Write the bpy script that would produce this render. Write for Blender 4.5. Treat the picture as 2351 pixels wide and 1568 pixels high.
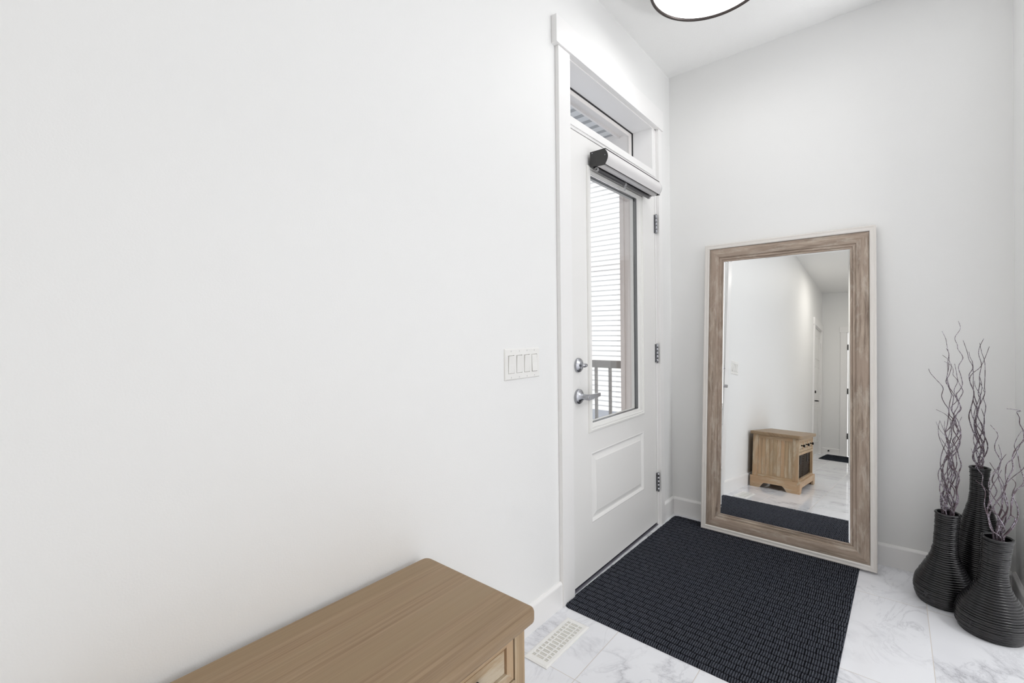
import bpy, bmesh, math, random
import numpy as np
from mathutils import Vector, Matrix
for o in list(bpy.data.objects): bpy.data.objects.remove(o)
S = bpy.context.scene
C = S.collection
# ------------------------------------------------------------------ camera
W_, H_, FPX = 2351.0, 1568.0, 1046.806
yaw, pitch, roll = 0.6796, -0.0044, -0.0102
fw = Vector((-math.sin(yaw)*math.cos(pitch), math.cos(yaw)*math.cos(pitch), math.sin(pitch)))
r0 = Vector((math.cos(yaw), math.sin(yaw), 0)); u0 = r0.cross(fw)
rt = r0*math.cos(roll) + u0*math.sin(roll); up = -r0*math.sin(roll) + u0*math.cos(roll)
cd = bpy.data.cameras.new('camera'); cam = bpy.data.objects.new('camera', cd); C.objects.link(cam)
cam.matrix_world = Matrix(((rt.x, up.x, -fw.x, 1.0978), (rt.y, up.y, -fw.y, -2.8231), (rt.z, up.z, -fw.z, 1.1525), (0, 0, 0, 1)))
cd.sensor_fit = 'HORIZONTAL'; cd.sensor_width = 36.0; cd.lens = 36.0*FPX/W_
cd.shift_x = -31.4436/W_; cd.shift_y = -17.4767/W_
cd.clip_start = 0.02; cd.clip_end = 100
S.camera = cam
# ------------------------------------------------------------------ world, exposure, lights
S.view_settings.view_transform = 'Standard'; S.view_settings.look = 'None'
S.view_settings.gamma = 1.0; S.view_settings.use_curve_mapping = False
S.view_settings.exposure = -0.26
wd = bpy.data.worlds.new('sky'); S.world = wd; wd.use_nodes = True
wn = wd.node_tree; bg = wn.nodes['Background']
bg.inputs['Color'].default_value = (0.975, 0.983, 1.0, 1); bg.inputs['Strength'].default_value = 2.15
def area(name, loc, target, sx, sy, power, color=(1, 1, 1), portal=False):
    l = bpy.data.lights.new(name, 'AREA'); l.shape = 'RECTANGLE'; l.size = sx; l.size_y = sy
    l.energy = power; l.color = color
    o = bpy.data.objects.new(name, l); C.objects.link(o); o.location = loc
    d = Vector(target) - Vector(loc); o.rotation_euler = d.to_track_quat('-Z', 'Y').to_euler()
    if portal: l.cycles.is_portal = True
    return o
# invented lights out of view that brighten the entry and hall, plus sky portals
area('added_window_fill', (4.95, -1.2, 1.15), (0, -1.2, 1.6), 3.2, 2.15, 4, (.99, .995, 1.0))  # fill added at the assumed window to boost the daylight
area('door_glass_portal', (-0.052, -0.719, 1.295), (1, -0.719, 1.295), 0.52, 1.16, 1, portal=True)
area('transom_portal', (-0.145, -0.71, 2.217), (1, -0.71, 2.217), 0.90, 0.26, 1, portal=True)
area('unseen_room_window_portal', (5.10, -1.2, 1.2), (0, -1.2, 1.2), 3.3, 2.3, 1, portal=True)
area('added_downlight_fill', (2.9, -0.9, 2.68), (2.9, -0.9, 0), 0.5, 0.5, 25, (0.99, 0.992, 1.0))  # added lamp with no fixture behind it, evens out the walls and floor
area('added_uplight_fill', (2.4, -0.5, 1.3), (2.6, -0.5, 2.7), 0.4, 0.4, 37, (0.99, 0.992, 1.0))  # added uplight, no real lamp there, lifts the ceiling by bounce
area('added_hall_fill', (0.75, -4.9, 2.70), (0.75, -4.9, 0), 0.16, 0.16, 15, (1.0, 0.95, 0.88))  # extra light with no known fitting, brightens the mirrored end of the hall
sl = bpy.data.lights.new('sun', 'SUN'); sl.energy = 2.1; sl.angle = .02; sl.color = (1.0, .975, .94)
so = bpy.data.objects.new('sun', sl); C.objects.link(so); so.location = (-3, -6, 9); so.rotation_euler = Vector((.22, .62, -.75)).to_track_quat('-Z', 'Y').to_euler()
S.cycles.max_bounces = 10; S.cycles.diffuse_bounces = 6; S.cycles.glossy_bounces = 6
S.cycles.transparent_max_bounces = 12; S.cycles.use_denoising = True
S.cycles.caustics_reflective = False; S.cycles.caustics_refractive = False
S.cycles.sample_clamp_indirect = 4.0

# ------------------------------------------------------------------ materials
def lin(c):
    c = c/255.0
    return c/12.92 if c <= .04045 else ((c+.055)/1.055)**2.4
def rgb(r, g, b): return (lin(r), lin(g), lin(b), 1)
def mat(name, col, rough=.5, metal=0, spec=.5, bump=None):
    m = bpy.data.materials.new(name); m.use_nodes = True; n = m.node_tree; p = n.nodes['Principled BSDF']
    p.inputs['Base Color'].default_value = col; p.inputs['Roughness'].default_value = rough
    p.inputs['Metallic'].default_value = metal; p.inputs['Specular IOR Level'].default_value = spec
    if bump:
        tc = n.nodes.new('ShaderNodeTexCoord'); ns = n.nodes.new('ShaderNodeTexNoise'); b = n.nodes.new('ShaderNodeBump')
        ns.inputs['Scale'].default_value = bump[0]; ns.inputs['Detail'].default_value = 4
        b.inputs['Strength'].default_value = bump[1]; b.inputs['Distance'].default_value = bump[2]
        n.links.new(tc.outputs['Object'], ns.inputs['Vector']); n.links.new(ns.outputs['Fac'], b.inputs['Height'])
        n.links.new(b.outputs['Normal'], p.inputs['Normal'])
    return m
class NT:
    """small helper to write node graphs"""
    def __init__(s, m): s.m = m; s.t = m.node_tree; s.p = s.t.nodes['Principled BSDF']
    def n(s, typ, **kw):
        x = s.t.nodes.new(typ)
        for k, v in kw.items(): setattr(x, k, v)
        return x
    def l(s, a, b): s.t.links.new(a, b)
    def val(s, sock, v):
        if isinstance(v, (int, float, tuple)): sock.default_value = v
        else: s.l(v, sock)
    def math(s, op, a, b=0, c=None):
        x = s.n('ShaderNodeMath', operation=op); s.val(x.inputs[0], a); s.val(x.inputs[1], b)
        if c is not None: s.val(x.inputs[2], c)
        return x.outputs[0]
    def mix(s, f, a, b, blend='MIX'):
        x = s.n('ShaderNodeMix', data_type='RGBA', blend_type=blend)
        s.val(x.inputs[0], f); s.val(x.inputs[6], a); s.val(x.inputs[7], b); return x.outputs[2]
    def ramp(s, f, stops):
        x = s.n('ShaderNodeValToRGB'); e = x.color_ramp.elements
        while len(e) < len(stops): e.new(.5)
        for i, (p_, c) in enumerate(stops): e[i].position = p_; e[i].color = c
        s.val(x.inputs[0], f); return x.outputs[0]
    def noise(s, vec, scale, detail=4, rough=.5, dist=0):
        x = s.n('ShaderNodeTexNoise'); x.inputs['Scale'].default_value = scale; x.inputs['Detail'].default_value = detail
        x.inputs['Roughness'].default_value = rough; x.inputs['Distortion'].default_value = dist; s.l(vec, x.inputs['Vector']); return x
    def mapping(s, vec, scale=(1, 1, 1), loc=(0, 0, 0), rot=(0, 0, 0)):
        x = s.n('ShaderNodeMapping'); x.inputs['Scale'].default_value = scale; x.inputs['Location'].default_value = loc
        x.inputs['Rotation'].default_value = rot; s.l(vec, x.inputs['Vector']); return x.outputs[0]
    def bump(s, h, strength, dist):
        b = s.n('ShaderNodeBump'); b.inputs['Strength'].default_value = strength; b.inputs['Distance'].default_value = dist
        s.l(h, b.inputs['Height']); s.l(b.outputs[0], s.p.inputs['Normal'])
G1 = (0, 0, 0, 1); G2 = (1, 1, 1, 1)
M = {}
M['wall'] = mat('painted_wall', rgb(240, 240, 239), .55, 0, .35, (260, .12, .002))
M['ceiling'] = mat('ceiling_paint', rgb(243, 243, 242), .9, 0, .2, (190, .4, .004))
M['trim'] = mat('white_trim_paint', rgb(243, 242, 241), .32, 0, .5)
M['door'] = mat('white_door_paint', rgb(240, 239, 237), .38, 0, .45, (90, .03, .001))
M['plastic'] = mat('white_plastic', rgb(240, 239, 236), .3, 0, .5)
M['vinyl'] = mat('white_vinyl', rgb(240, 236, 233), .4)
M['slot'] = mat('dark_gap', rgb(40, 38, 36), .8)
M['nickel'] = mat('satin_nickel', rgb(178, 179, 184), .27, 1, .5, (300, .05, .0005))
M['bronze'] = mat('dark_bronze', rgb(84, 78, 76), .35, .8)
M['black_metal'] = mat('black_metal', rgb(34, 34, 36), .4, .5)
M['blind_black'] = mat('black_blind_plastic', rgb(52, 51, 51), .45)
M['bar_grey'] = mat('charcoal_bar', rgb(78, 77, 79), .4)
M['blind_fabric'] = mat('white_blind_fabric', rgb(220, 218, 218), .8, 0, .2, (700, .3, .0006))
M['spacer'] = mat('grey_spacer', rgb(84, 86, 88), .4, .3)
M['gasket'] = mat('black_gasket', rgb(46, 46, 46), .6)
M['post'] = mat('taupe_cladding', rgb(214, 205, 201), .6)
M['rail'] = mat('grey_aluminium_rail', rgb(122, 118, 116), .5, .2)
M['ground'] = mat('pale_concrete', rgb(142, 147, 158), .8, 0, .3, (6, .4, .02))
M['soffit'] = mat('white_soffit', rgb(226, 228, 228), .5)
M['siding'] = mat('white_lap_siding', rgb(240, 240, 240), .6)
M['vent_strip'] = mat('perforated_soffit_strip', rgb(168, 170, 172), .7)
M['sweep'] = mat('black_rubber', rgb(30, 31, 40), .6)
M['threshold'] = mat('sill_grey', rgb(150, 148, 158), .35, .6)
M['knob_black'] = mat('black_knob', rgb(28, 26, 25), .35, .6)
M['wicker_dark'] = mat('dark_wicker', rgb(58, 47, 38), .7, 0, .3, (120, .8, .004))
# clear panes
def glass(name, gloss):
    m = bpy.data.materials.new(name); m.use_nodes = True; t = m.node_tree; t.nodes.clear()
    o = t.nodes.new('ShaderNodeOutputMaterial'); a = t.nodes.new('ShaderNodeBsdfTransparent'); g = t.nodes.new('ShaderNodeBsdfGlossy')
    g.inputs['Roughness'].default_value = .0; mx = t.nodes.new('ShaderNodeMixShader'); fr = t.nodes.new('ShaderNodeFresnel')
    fr.inputs['IOR'].default_value = 1.45; ml = t.nodes.new('ShaderNodeMath'); ml.operation = 'MULTIPLY'; ml.inputs[1].default_value = gloss
    a.inputs['Color'].default_value = (.985, .985, .98, 1)
    t.links.new(fr.outputs[0], ml.inputs[0]); t.links.new(ml.outputs[0], mx.inputs[0])
    t.links.new(a.outputs[0], mx.inputs[1]); t.links.new(g.outputs[0], mx.inputs[2]); t.links.new(mx.outputs[0], o.inputs[0])
    return m
M['glass'] = glass('window_pane', .16)
M['clear'] = mat('clear_acrylic', rgb(236, 236, 238), .15); M['clear'].node_tree.nodes['Principled BSDF'].inputs['Transmission Weight'].default_value = .55
m = mat('silvered_glass', rgb(243, 244, 244), .008, 1); M['mirror'] = m
# lamp diffuser
m = mat('lamp_diffuser', rgb(250, 250, 250), .5); p = m.node_tree.nodes['Principled BSDF']
p.inputs['Emission Color'].default_value = (1.0, .995, .985, 1); p.inputs['Emission Strength'].default_value = 6.0; M['diffuser'] = m
# marble look tiles
m = mat('marble_tile', rgb(238, 238, 240), .09, 0, .5); k = NT(m); tc = k.n('ShaderNodeTexCoord'); O = tc.outputs['Object']
sx = k.n('ShaderNodeSeparateXYZ'); k.l(O, sx.inputs[0])
TX, TY = .309, .602
ax = k.math('DIVIDE', k.math('SUBTRACT', sx.outputs[0], .270-TX*20), TX); ay = k.math('DIVIDE', k.math('SUBTRACT', sx.outputs[1], -.355-TY*20), TY)
ix = k.math('FLOOR', ax); iy = k.math('FLOOR', ay); fx = k.math('FRACT', ax); fy = k.math('FRACT', ay)
gx = k.math('MULTIPLY', k.math('MINIMUM', fx, k.math('SUBTRACT', 1, fx)), TX); gy = k.math('MULTIPLY', k.math('MINIMUM', fy, k.math('SUBTRACT', 1, fy)), TY)
gd = k.math('MINIMUM', gx, gy); grout = k.math('LESS_THAN', gd, .0011)
cb = k.n('ShaderNodeCombineXYZ'); k.val(cb.inputs[0], ix); k.val(cb.inputs[1], iy)
wn_ = k.n('ShaderNodeTexWhiteNoise', noise_dimensions='2D'); k.l(cb.outputs[0], wn_.inputs['Vector'])
vm = k.n('ShaderNodeVectorMath', operation='MULTIPLY_ADD'); k.l(wn_.outputs['Color'], vm.inputs[0]); vm.inputs[1].default_value = (7, 9, 5); k.l(O, vm.inputs[2])
V = vm.outputs[0]
n1 = k.noise(V, 1.6, 7, .62, .9); n2 = k.noise(k.mapping(V, (1.5, .8, 1), (3, 1, 0)), 3.0, 7, .65, 1.2); n3 = k.noise(V, 2.2, 4, .5)
v1 = k.math('ABSOLUTE', k.math('SUBTRACT', n1.outputs[0], .5)); v2 = k.math('ABSOLUTE', k.math('SUBTRACT', n2.outputs[0], .49))
w1 = k.ramp(v1, [(0, G2), (.006, (.5, .5, .5, 1)), (.045, G1)]); w2 = k.ramp(v2, [(0, (.6, .6, .6, 1)), (.005, (.25, .25, .25, 1)), (.03, G1)])
msk = k.ramp(n3.outputs[0], [(.46, G1), (.62, G2)])
vein = k.math('MAXIMUM', k.math('MULTIPLY', w1, msk), k.math('MULTIPLY', w2, msk))
base = k.mix(k.math('MULTIPLY', vein, .62), rgb(236, 237, 241), rgb(124, 124, 134))
base = k.mix(k.math('MULTIPLY', k.ramp(n3.outputs[0], [(.5, G1), (.8, G2)]), .35), base, rgb(205, 206, 212))
col = k.mix(grout, base, rgb(205, 198, 190)); k.l(col, k.p.inputs['Base Color'])
k.l(k.math('MULTIPLY_ADD', grout, .5, .08), k.p.inputs['Roughness'])
k.bump(k.ramp(gd, [(0, G1), (.0022, G2)]), .35, .0015); M['tile'] = m
# woods: the board's length runs along U of the uv map
def wood(name, c1, c2, c3, rough, su=3.0, sv=60.0, white=0.0, wcol=None, bumps=.25):
    m = mat(name, c1, rough, 0, .35); k = NT(m); tc = k.n('ShaderNodeTexCoord'); U = tc.outputs['UV']
    a = k.noise(k.mapping(U, (su, sv, 1)), 1.0, 8, .62, .35); b = k.noise(k.mapping(U, (su*.4, sv*.16, 1), (3, 7, 0)), 1.0, 4, .5, .6)
    f = k.noise(k.mapping(U, (su*7, sv*6, 1), (1, 2, 0)), 1.0, 4, .6)
    c = k.mix(k.ramp(a.outputs[0], [(.33, G1), (.66, G2)]), c1, c2); c = k.mix(k.ramp(b.outputs[0], [(.40, G1), (.68, G2)]), c, c3)
    c = k.mix(k.math('MULTIPLY', k.ramp(f.outputs[0], [(.55, G1), (.75, G2)]), .3), c, c2)
    if white:
        w = k.noise(k.mapping(U, (su*1.3, sv*.35, 1), (11, 4, 0)), 1.0, 6, .7, .5)
        c = k.mix(k.math('MULTIPLY', k.ramp(w.outputs[0], [(.50, G1), (.66, G2)]), white), c, wcol)
    k.l(c, k.p.inputs['Base Color'])
    k.bump(a.outputs[0], bumps, .001); return m
M['bench_top'] = wood('bench_top_wood', rgb(162, 138, 110), rgb(130, 106, 80), rgb(146, 124, 96), .42, 1.4, 95, .10, rgb(168, 152, 130), .06)
M['bench'] = wood('bench_wood', rgb(184, 160, 128), rgb(148, 124, 95), rgb(190, 156, 122), .5, 2.2, 46, .65, rgb(204, 193, 172), .12)
M['frame_wood'] = wood('weathered_frame_wood', rgb(188, 172, 156), rgb(124, 108, 96), rgb(166, 148, 134), .6, 6, 80, .55, rgb(200, 190, 178), .6)
M['frame_white'] = wood('whitewashed_border', rgb(232, 228, 224), rgb(218, 212, 206), rgb(226, 222, 216), .5, 4, 60, 0, None, .15)
# ribbed black rattan
m = mat('black_rattan', rgb(24, 22, 24), .3, 0, .6); k = NT(m); tc = k.n('ShaderNodeTexCoord')
a = k.noise(tc.outputs['Object'], 22, 5, .6); k.l(k.mix(a.outputs[0], rgb(9, 8, 9), rgb(28, 27, 31)), k.p.inputs['Base Color'])
k.l(k.math('MULTIPLY_ADD', a.outputs[0], .26, .10), k.p.inputs['Roughness']); M['rattan'] = m
# glittered twigs
m = mat('glittered_bark', rgb(90, 70, 76), .5, 0, .5); k = NT(m); tc = k.n('ShaderNodeTexCoord')
vo = k.n('ShaderNodeTexVoronoi'); vo.inputs['Scale'].default_value = 800; k.l(tc.outputs['Object'], vo.inputs['Vector'])
sp = k.n('ShaderNodeSeparateColor'); k.l(vo.outputs['Color'], sp.inputs[0]); gl = k.math('GREATER_THAN', sp.outputs[0], .70)
pa = k.noise(tc.outputs['Object'], 30, 2); gl = k.math('MULTIPLY', gl, k.ramp(pa.outputs[0], [(.4, G1), (.5, G2)]))
k.l(k.mix(gl, rgb(84, 68, 74), rgb(206, 200, 214)), k.p.inputs['Base Color']); k.l(k.math('MULTIPLY', gl, .7), k.p.inputs['Metallic'])
k.l(k.math('MULTIPLY_ADD', gl, -.25, .55), k.p.inputs['Roughness']); M['twig'] = m
# mat yarn: grey fleck on the raised ribs, black backing in the grooves
m = mat('mat_yarn', rgb(40, 42, 46), .95, 0, .1); k = NT(m); tc = k.n('ShaderNodeTexCoord'); at = k.n('ShaderNodeAttribute', attribute_name='pile')
a = k.noise(tc.outputs['Object'], 600, 3, .7); b = k.noise(tc.outputs['Object'], 9, 3, .6)
yarn = k.mix(k.ramp(a.outputs[0], [(.40, G1), (.60, G2)]), rgb(28, 30, 35), rgb(104, 106, 114)); yarn = k.mix(k.math('MULTIPLY', b.outputs[0], .35), yarn, rgb(54, 64, 80))
k.l(k.mix(k.ramp(at.outputs['Fac'], [(.35, G1), (1.0, G2)]), rgb(15, 16, 20), yarn), k.p.inputs['Base Color']); M['mat'] = m
M['far_mat'] = mat('dark_ribbed_mat', rgb(40, 44, 52), .95, 0, .1, (300, .8, .003))

# ------------------------------------------------------------------ mesh helpers
class MB:
    def __init__(s): s.v = []; s.f = []; s.uv = []; s.sm = []
    def face(s, pts, uv=None, smooth=False):
        b = len(s.v); s.v += [tuple(p) for p in pts]; s.f.append(tuple(range(b, b+len(pts)))); s.uv.append(uv or [(0, 0)]*len(pts)); s.sm.append(smooth)
    def quadgrid(s, rows, closed=False, smooth=True, uv=None):
        """rows: equally long lists of points, joined into quads that share vertices"""
        b = len(s.v); n = len(rows[0])
        for r in rows: s.v += [tuple(p) for p in r]
        for i in range(len(rows)-1):
            for j in range(n if closed else n-1):
                q = (j+1) % n; s.f.append((b+i*n+j, b+i*n+q, b+(i+1)*n+q, b+(i+1)*n+j)); s.sm.append(smooth)
                s.uv.append([(i*.1, j*.05)]*4 if not uv else [uv(i, j), uv(i, q), uv(i+1, q), uv(i+1, j)])
    def box(s, x0, x1, y0, y1, z0, z1, grain='z', T=None):
        c = [Vector((x, y, z)) for z in (z0, z1) for y in (y0, y1) for x in (x0, x1)]
        gi = 'xyz'.index(grain); off = (len(s.f)*.37) % 5
        for f in ((0, 2, 3, 1), (4, 5, 7, 6), (0, 1, 5, 4), (2, 6, 7, 3), (0, 4, 6, 2), (1, 3, 7, 5)):
            pts = [c[i] for i in f]; ex = [i for i in range(3) if abs(max(p[i] for p in pts)-min(p[i] for p in pts)) > 1e-9]
            ua = gi if gi in ex or not ex else ex[0]; va = [i for i in ex if i != ua] or [0]
            uv = [(p[ua]+off, p[va[0]]+off) for p in pts]
            s.face([T @ p for p in pts] if T else pts, uv)
    def tube(s, path, rad, n=8, caps=True):
        path = [Vector(p) for p in path]; rad = rad if isinstance(rad, (list, tuple)) else [rad]*len(path); rows = []; nrm = None
        for i, p in enumerate(path):
            t = (path[min(i+1, len(path)-1)]-path[max(i-1, 0)]).normalized()
            if nrm is None: nrm = t.orthogonal().normalized()
            else: nrm = (nrm - t*nrm.dot(t)).normalized()
            bn = t.cross(nrm)
            rows.append([p + (nrm*math.cos(a*math.tau/n) + bn*math.sin(a*math.tau/n))*rad[i] for a in range(n)])
        s.quadgrid(rows, True)
        if caps: s.face(rows[0][::-1]); s.face(rows[-1])
    def lathe(s, prof, n=32, org=(0, 0, 0), T=None, smooth=True):
        rows = []
        for r, z in prof:
            row = [Vector((org[0]+r*math.cos(a*math.tau/n), org[1]+r*math.sin(a*math.tau/n), org[2]+z)) for a in range(n)]
            rows.append([T @ p for p in row] if T else row)
        s.quadgrid(rows, True, smooth)
    def build(s, name, m, parent=None, bevel=0, smooth=None, segs=2):
        me = bpy.data.meshes.new(name); me.from_pydata(s.v, [], s.f); me.materials.append(m)
        ul = me.uv_layers.new(name='UVMap'); fl = [c for f in s.uv for uv in f for c in uv]; ul.data.foreach_set('uv', fl)
        me.polygons.foreach_set('use_smooth', s.sm if smooth is None else [smooth]*len(s.sm))
        o = bpy.data.objects.new(name, me); C.objects.link(o); me.validate(); me.update()
        if parent: o.parent = parent
        if bevel:
            b = bmesh.new(); b.from_mesh(me); bmesh.ops.remove_doubles(b, verts=b.verts, dist=1e-5)
            bmesh.ops.recalc_face_normals(b, faces=b.faces); b.to_mesh(me); b.free()
            d = o.modifiers.new('bevel', 'BEVEL'); d.width = bevel; d.segments = segs; d.limit_method = 'ANGLE'; d.angle_limit = math.radians(40)
        else:
            b = bmesh.new(); b.from_mesh(me); bmesh.ops.remove_doubles(b, verts=b.verts, dist=1e-6)
            bmesh.ops.recalc_face_normals(b, faces=b.faces); b.to_mesh(me); b.free()
        return o
def tag(o, label=None, cat=None, group=None, kind=None):
    for k_, v_ in (('label', label), ('category', cat), ('group', group), ('kind', kind)):
        if v_: o[k_] = v_
    return o
def empty(name, loc=(0, 0, 0), rz=0):
    o = bpy.data.objects.new(name, None); C.objects.link(o); o.location = loc; o.rotation_euler = (0, 0, rz); o.empty_display_size = .05; return o
def kids(o): return [c for c in bpy.data.objects if c.parent == o]
def copy_tree(o, parent=None):
    ch = kids(o); c = o.copy(); C.objects.link(c); c.parent = parent
    for x in ch: copy_tree(x, c)
    return c
def boxo(name, m, *a, parent=None, bevel=0, grain='z', kind=None):
    b = MB(); b.box(*a, grain=grain); o = b.build(name, m, parent, bevel)
    if kind: o['kind'] = kind
    return o
def extrude_y(mb, prof, y0, y1, closed=True):
    """profile of (x, z) points run along y, capped"""
    A = [Vector((x, y0, z)) for x, z in prof]; B = [Vector((x, y1, z)) for x, z in prof]; n = len(prof)
    for i in range(n if closed else n-1):
        q = (i+1) % n; mb.face([A[i], A[q], B[q], B[i]], [(y0, i*.03), (y0, q*.03), (y1, q*.03), (y1, i*.03)])
    if closed: mb.face(A[::-1]); mb.face(B)
def rings(mb, rects, T, cap=True, horiz=True):
    """nested rectangles (a0,a1,b0,b1,depth) in a plane joined by mitred strips; T maps (a,b,depth) to 3D"""
    R = [[(a0, b0, d), (a1, b0, d), (a1, b1, d), (a0, b1, d)] for a0, a1, b0, b1, d in rects]
    for r_, q_ in zip(R[:-1], R[1:]):
        for i in range(4):
            j = (i+1) % 4; pts = [r_[i], r_[j], q_[j], q_[i]]; u, v = (0, 1) if i % 2 == 0 else (1, 0)
            mb.face([T(*p) for p in pts], [(p[u]+i*1.7, p[v]+i*.9) for p in pts])
    if cap: mb.face([T(*p) for p in R[-1]], [(p[0], p[1]) for p in R[-1]])
HC = 2.743
def st(o): o['kind'] = 'structure'; return o
# ------------------------------------------------------------------ room shell
st(boxo('floor', M['tile'], -.14, 1.64, -6.74, .14, -.2, 0))
st(boxo('ceiling', M['ceiling'], -.14, 5.2, -6.74, .72, HC, HC+.12))
b = MB()     # left wall with the entry door opening and the hall door opening
b.box(-.14, 0, -1.172, -.213, 2.356, HC); b.box(-.14, 0, -.213, .14, 0, HC); b.box(-.14, 0, -5.74, -1.172, 0, HC)
b.box(-.14, 0, -6.50, -5.74, 2.06, HC); b.box(-.14, 0, -6.74, -6.50, 0, HC)
st(b.build('wall_left', M['wall']))
st(boxo('wall_far', M['wall'], 0, 1.498, 0, .14, 0, HC))
OY0, OY1 = -3.25, -.26       # opening towards the unseen side room, sized to let light in
b = MB(); b.box(1.498, 1.64, OY1, .14, 0, HC); b.box(1.498, 1.64, -6.74, OY0, 0, HC)
st(b.build('wall_right', M['wall']))
b = MB(); b.box(0, .35, -6.74, -6.6, 0, HC); b.box(.35, 1.17, -6.74, -6.6, 2.05, HC); b.box(1.17, 1.498, -6.74, -6.6, 0, HC)
st(b.build('wall_rear', M['wall']))
# assumed living room out of view, added to bring daylight into the entry
b = MB(); b.box(1.64, 5.2, .60, .72, 0, HC); b.box(1.64, 5.2, -4.82, -4.70, 0, HC); b.box(1.52, 1.64, .14, .72, 0, HC)
b.box(5.08, 5.2, -4.7, .6, 0, .05); b.box(5.08, 5.2, -4.7, .6, 2.35, HC); b.box(5.08, 5.2, -4.7, -2.85, .05, 2.35); b.box(5.08, 5.2, .45, .6, .05, 2.35)
st(b.build('wall_unseen_room', M['wall']))
st(boxo('floor_unseen_room', M['tile'], 1.64, 5.2, -4.82, .72, -.2, 0))
# baseboards
def baseboard(name, pts_a, pts_b, normal):
    """profile swept from a to b; normal points into the room"""
    prof = [(0, 0), (.014, 0), (.014, .093), (.0125, .097), (.004, .1045), (0, .1045)]
    mb = MB(); A = [Vector(pts_a)+Vector(normal)*d+Vector((0, 0, z)) for d, z in prof]; B = [Vector(pts_b)+Vector(normal)*d+Vector((0, 0, z)) for d, z in prof]
    for i in range(6):
        q = (i+1) % 6; mb.face([A[i], A[q], B[q], B[i]])
    mb.face(A[::-1]); mb.face(B); return st(mb.build(name, M['trim']))
baseboard('baseboard_left', (0, -5.665, 0), (0, -1.2525, 0), (1, 0, 0))
baseboard('baseboard_left_corner', (0, -.172, 0), (0, 0, 0), (1, 0, 0))
baseboard('baseboard_far', (.014, 0, 0), (1.484, 0, 0), (0, -1, 0))
baseboard('baseboard_right', (1.498, OY1, 0), (1.498, 0, 0), (-1, 0, 0))
baseboard('baseboard_rear', (.0, -6.6, 0), (.275, -6.6, 0), (0, 1, 0))

# ------------------------------------------------------------------ entry door, its frame and casing
DX = -.003; YL, YR, ZB, ZT = -1.150, -.2355, .0145, 2.044
door = st(empty('door_1', (0, -.69, 0)))
def D(name, mb, m, **k):
    o = mb.build(name, m, None, **k); o.parent = door; o.matrix_parent_inverse = Matrix.Translation((0, .69, 0)); return o
T = lambda a, b_, d: (DX+d, a, b_)
gy0, gy1, gz0, gz1 = -1.007, -.412, .682, 1.920      # glazing insert, outer
hy0, hy1, hz0, hz1 = -.971, -.467, .722, 1.884      # clear glass
py0, py1, pz0, pz1 = -.982, -.413, .258, .585
mb = MB(); ys = sorted([YL, gy0, py0, hy0, hy1, py1, gy1, YR]); zs = sorted([ZB, pz0, pz1, gz0, gz1, ZT])
for xx in (DX, DX-.044):
    for i in range(len(ys)-1):
        for j in range(len(zs)-1):
            cy, cz = (ys[i]+ys[i+1])/2, (zs[j]+zs[j+1])/2
            if gy0 < cy < gy1 and gz0 < cz < gz1: continue
            if xx == DX and py0 < cy < py1 and pz0 < cz < pz1: continue
            mb.face([(xx, ys[i], zs[j]), (xx, ys[i+1], zs[j]), (xx, ys[i+1], zs[j+1]), (xx, ys[i], zs[j+1])])
for (y_a, y_b, z_a, z_b) in ((YL, YR, ZB, ZB), (YL, YR, ZT, ZT), (YL, YL, ZB, ZT), (YR, YR, ZB, ZT)):
    mb.face([(DX, y_a, z_a), (DX, y_b, z_b), (DX-.044, y_b, z_b), (DX-.044, y_a, z_a)])
rings(mb, [(py0, py1, pz0, pz1, 0), (py0+.004, py1-.004, pz0+.004, pz1-.004, .0015), (py0+.010, py1-.010, pz0+.010, pz1-.010, -.002), (py0+.016, py1-.016, pz0+.016, pz1-.016, -.0085),
           (py0+.022, py1-.022, pz0+.022, pz1-.022, -.0085), (py0+.040, py1-.040, pz0+.040, pz1-.040, -.002), (py0+.043, py1-.043, pz0+.043, pz1-.043, 0)], T)
D('door_leaf', mb, M['door'])
mb = MB()
rings(mb, [(gy0, gy1, gz0, gz1, -.044), (gy0, gy1, gz0, gz1, .004), (gy0+.004, gy1-.004, gz0+.004, gz1-.004, .010), (gy0+.012, gy1-.012, gz0+.012, gz1-.012, .0115), (gy0+.014, gy1-.014, gz0+.014, gz1-.014, .0075),
           (gy0+.023, gy1-.023, gz0+.023, gz1-.023, .009), (gy0+.025, gy1-.025, gz0+.025, gz1-.025, .0055), (gy0+.034, gy1-.050, gz0+.037, gz1-.034, .003), (hy0, hy1, hz0, hz1, -.004)], T, cap=False)
D('glazing_frame', mb, M['plastic'])
mb = MB(); rings(mb, [(hy0-.01, hy1+.01, hz0-.01, hz1+.01, -.044), (hy0, hy1, hz0, hz1, -.044), (hy0, hy1, hz0, hz1, -.026)], T, cap=False); D('outer_glazing_frame', mb, M['plastic'])
mb = MB(); rings(mb, [(hy0, hy1, hz0, hz1, -.006), (hy0, hy1, hz0, hz1, -.027)], T, cap=False); D('glazing_spacer', mb, M['spacer'])
mb = MB(); mb.box(DX-.0075, DX-.0045, hy0-.004, hy1+.004, hz0-.004, hz1+.004); mb.box(DX-.030, DX-.027, hy0-.004, hy1+.004, hz0-.004, hz1+.004); D('glass_pane', mb, M['glass'])
mb = MB(); mb.box(DX-.042, DX-.002, YL+.004, YR-.004, .0055, ZB); D('door_sweep', mb, M['sweep'])
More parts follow.
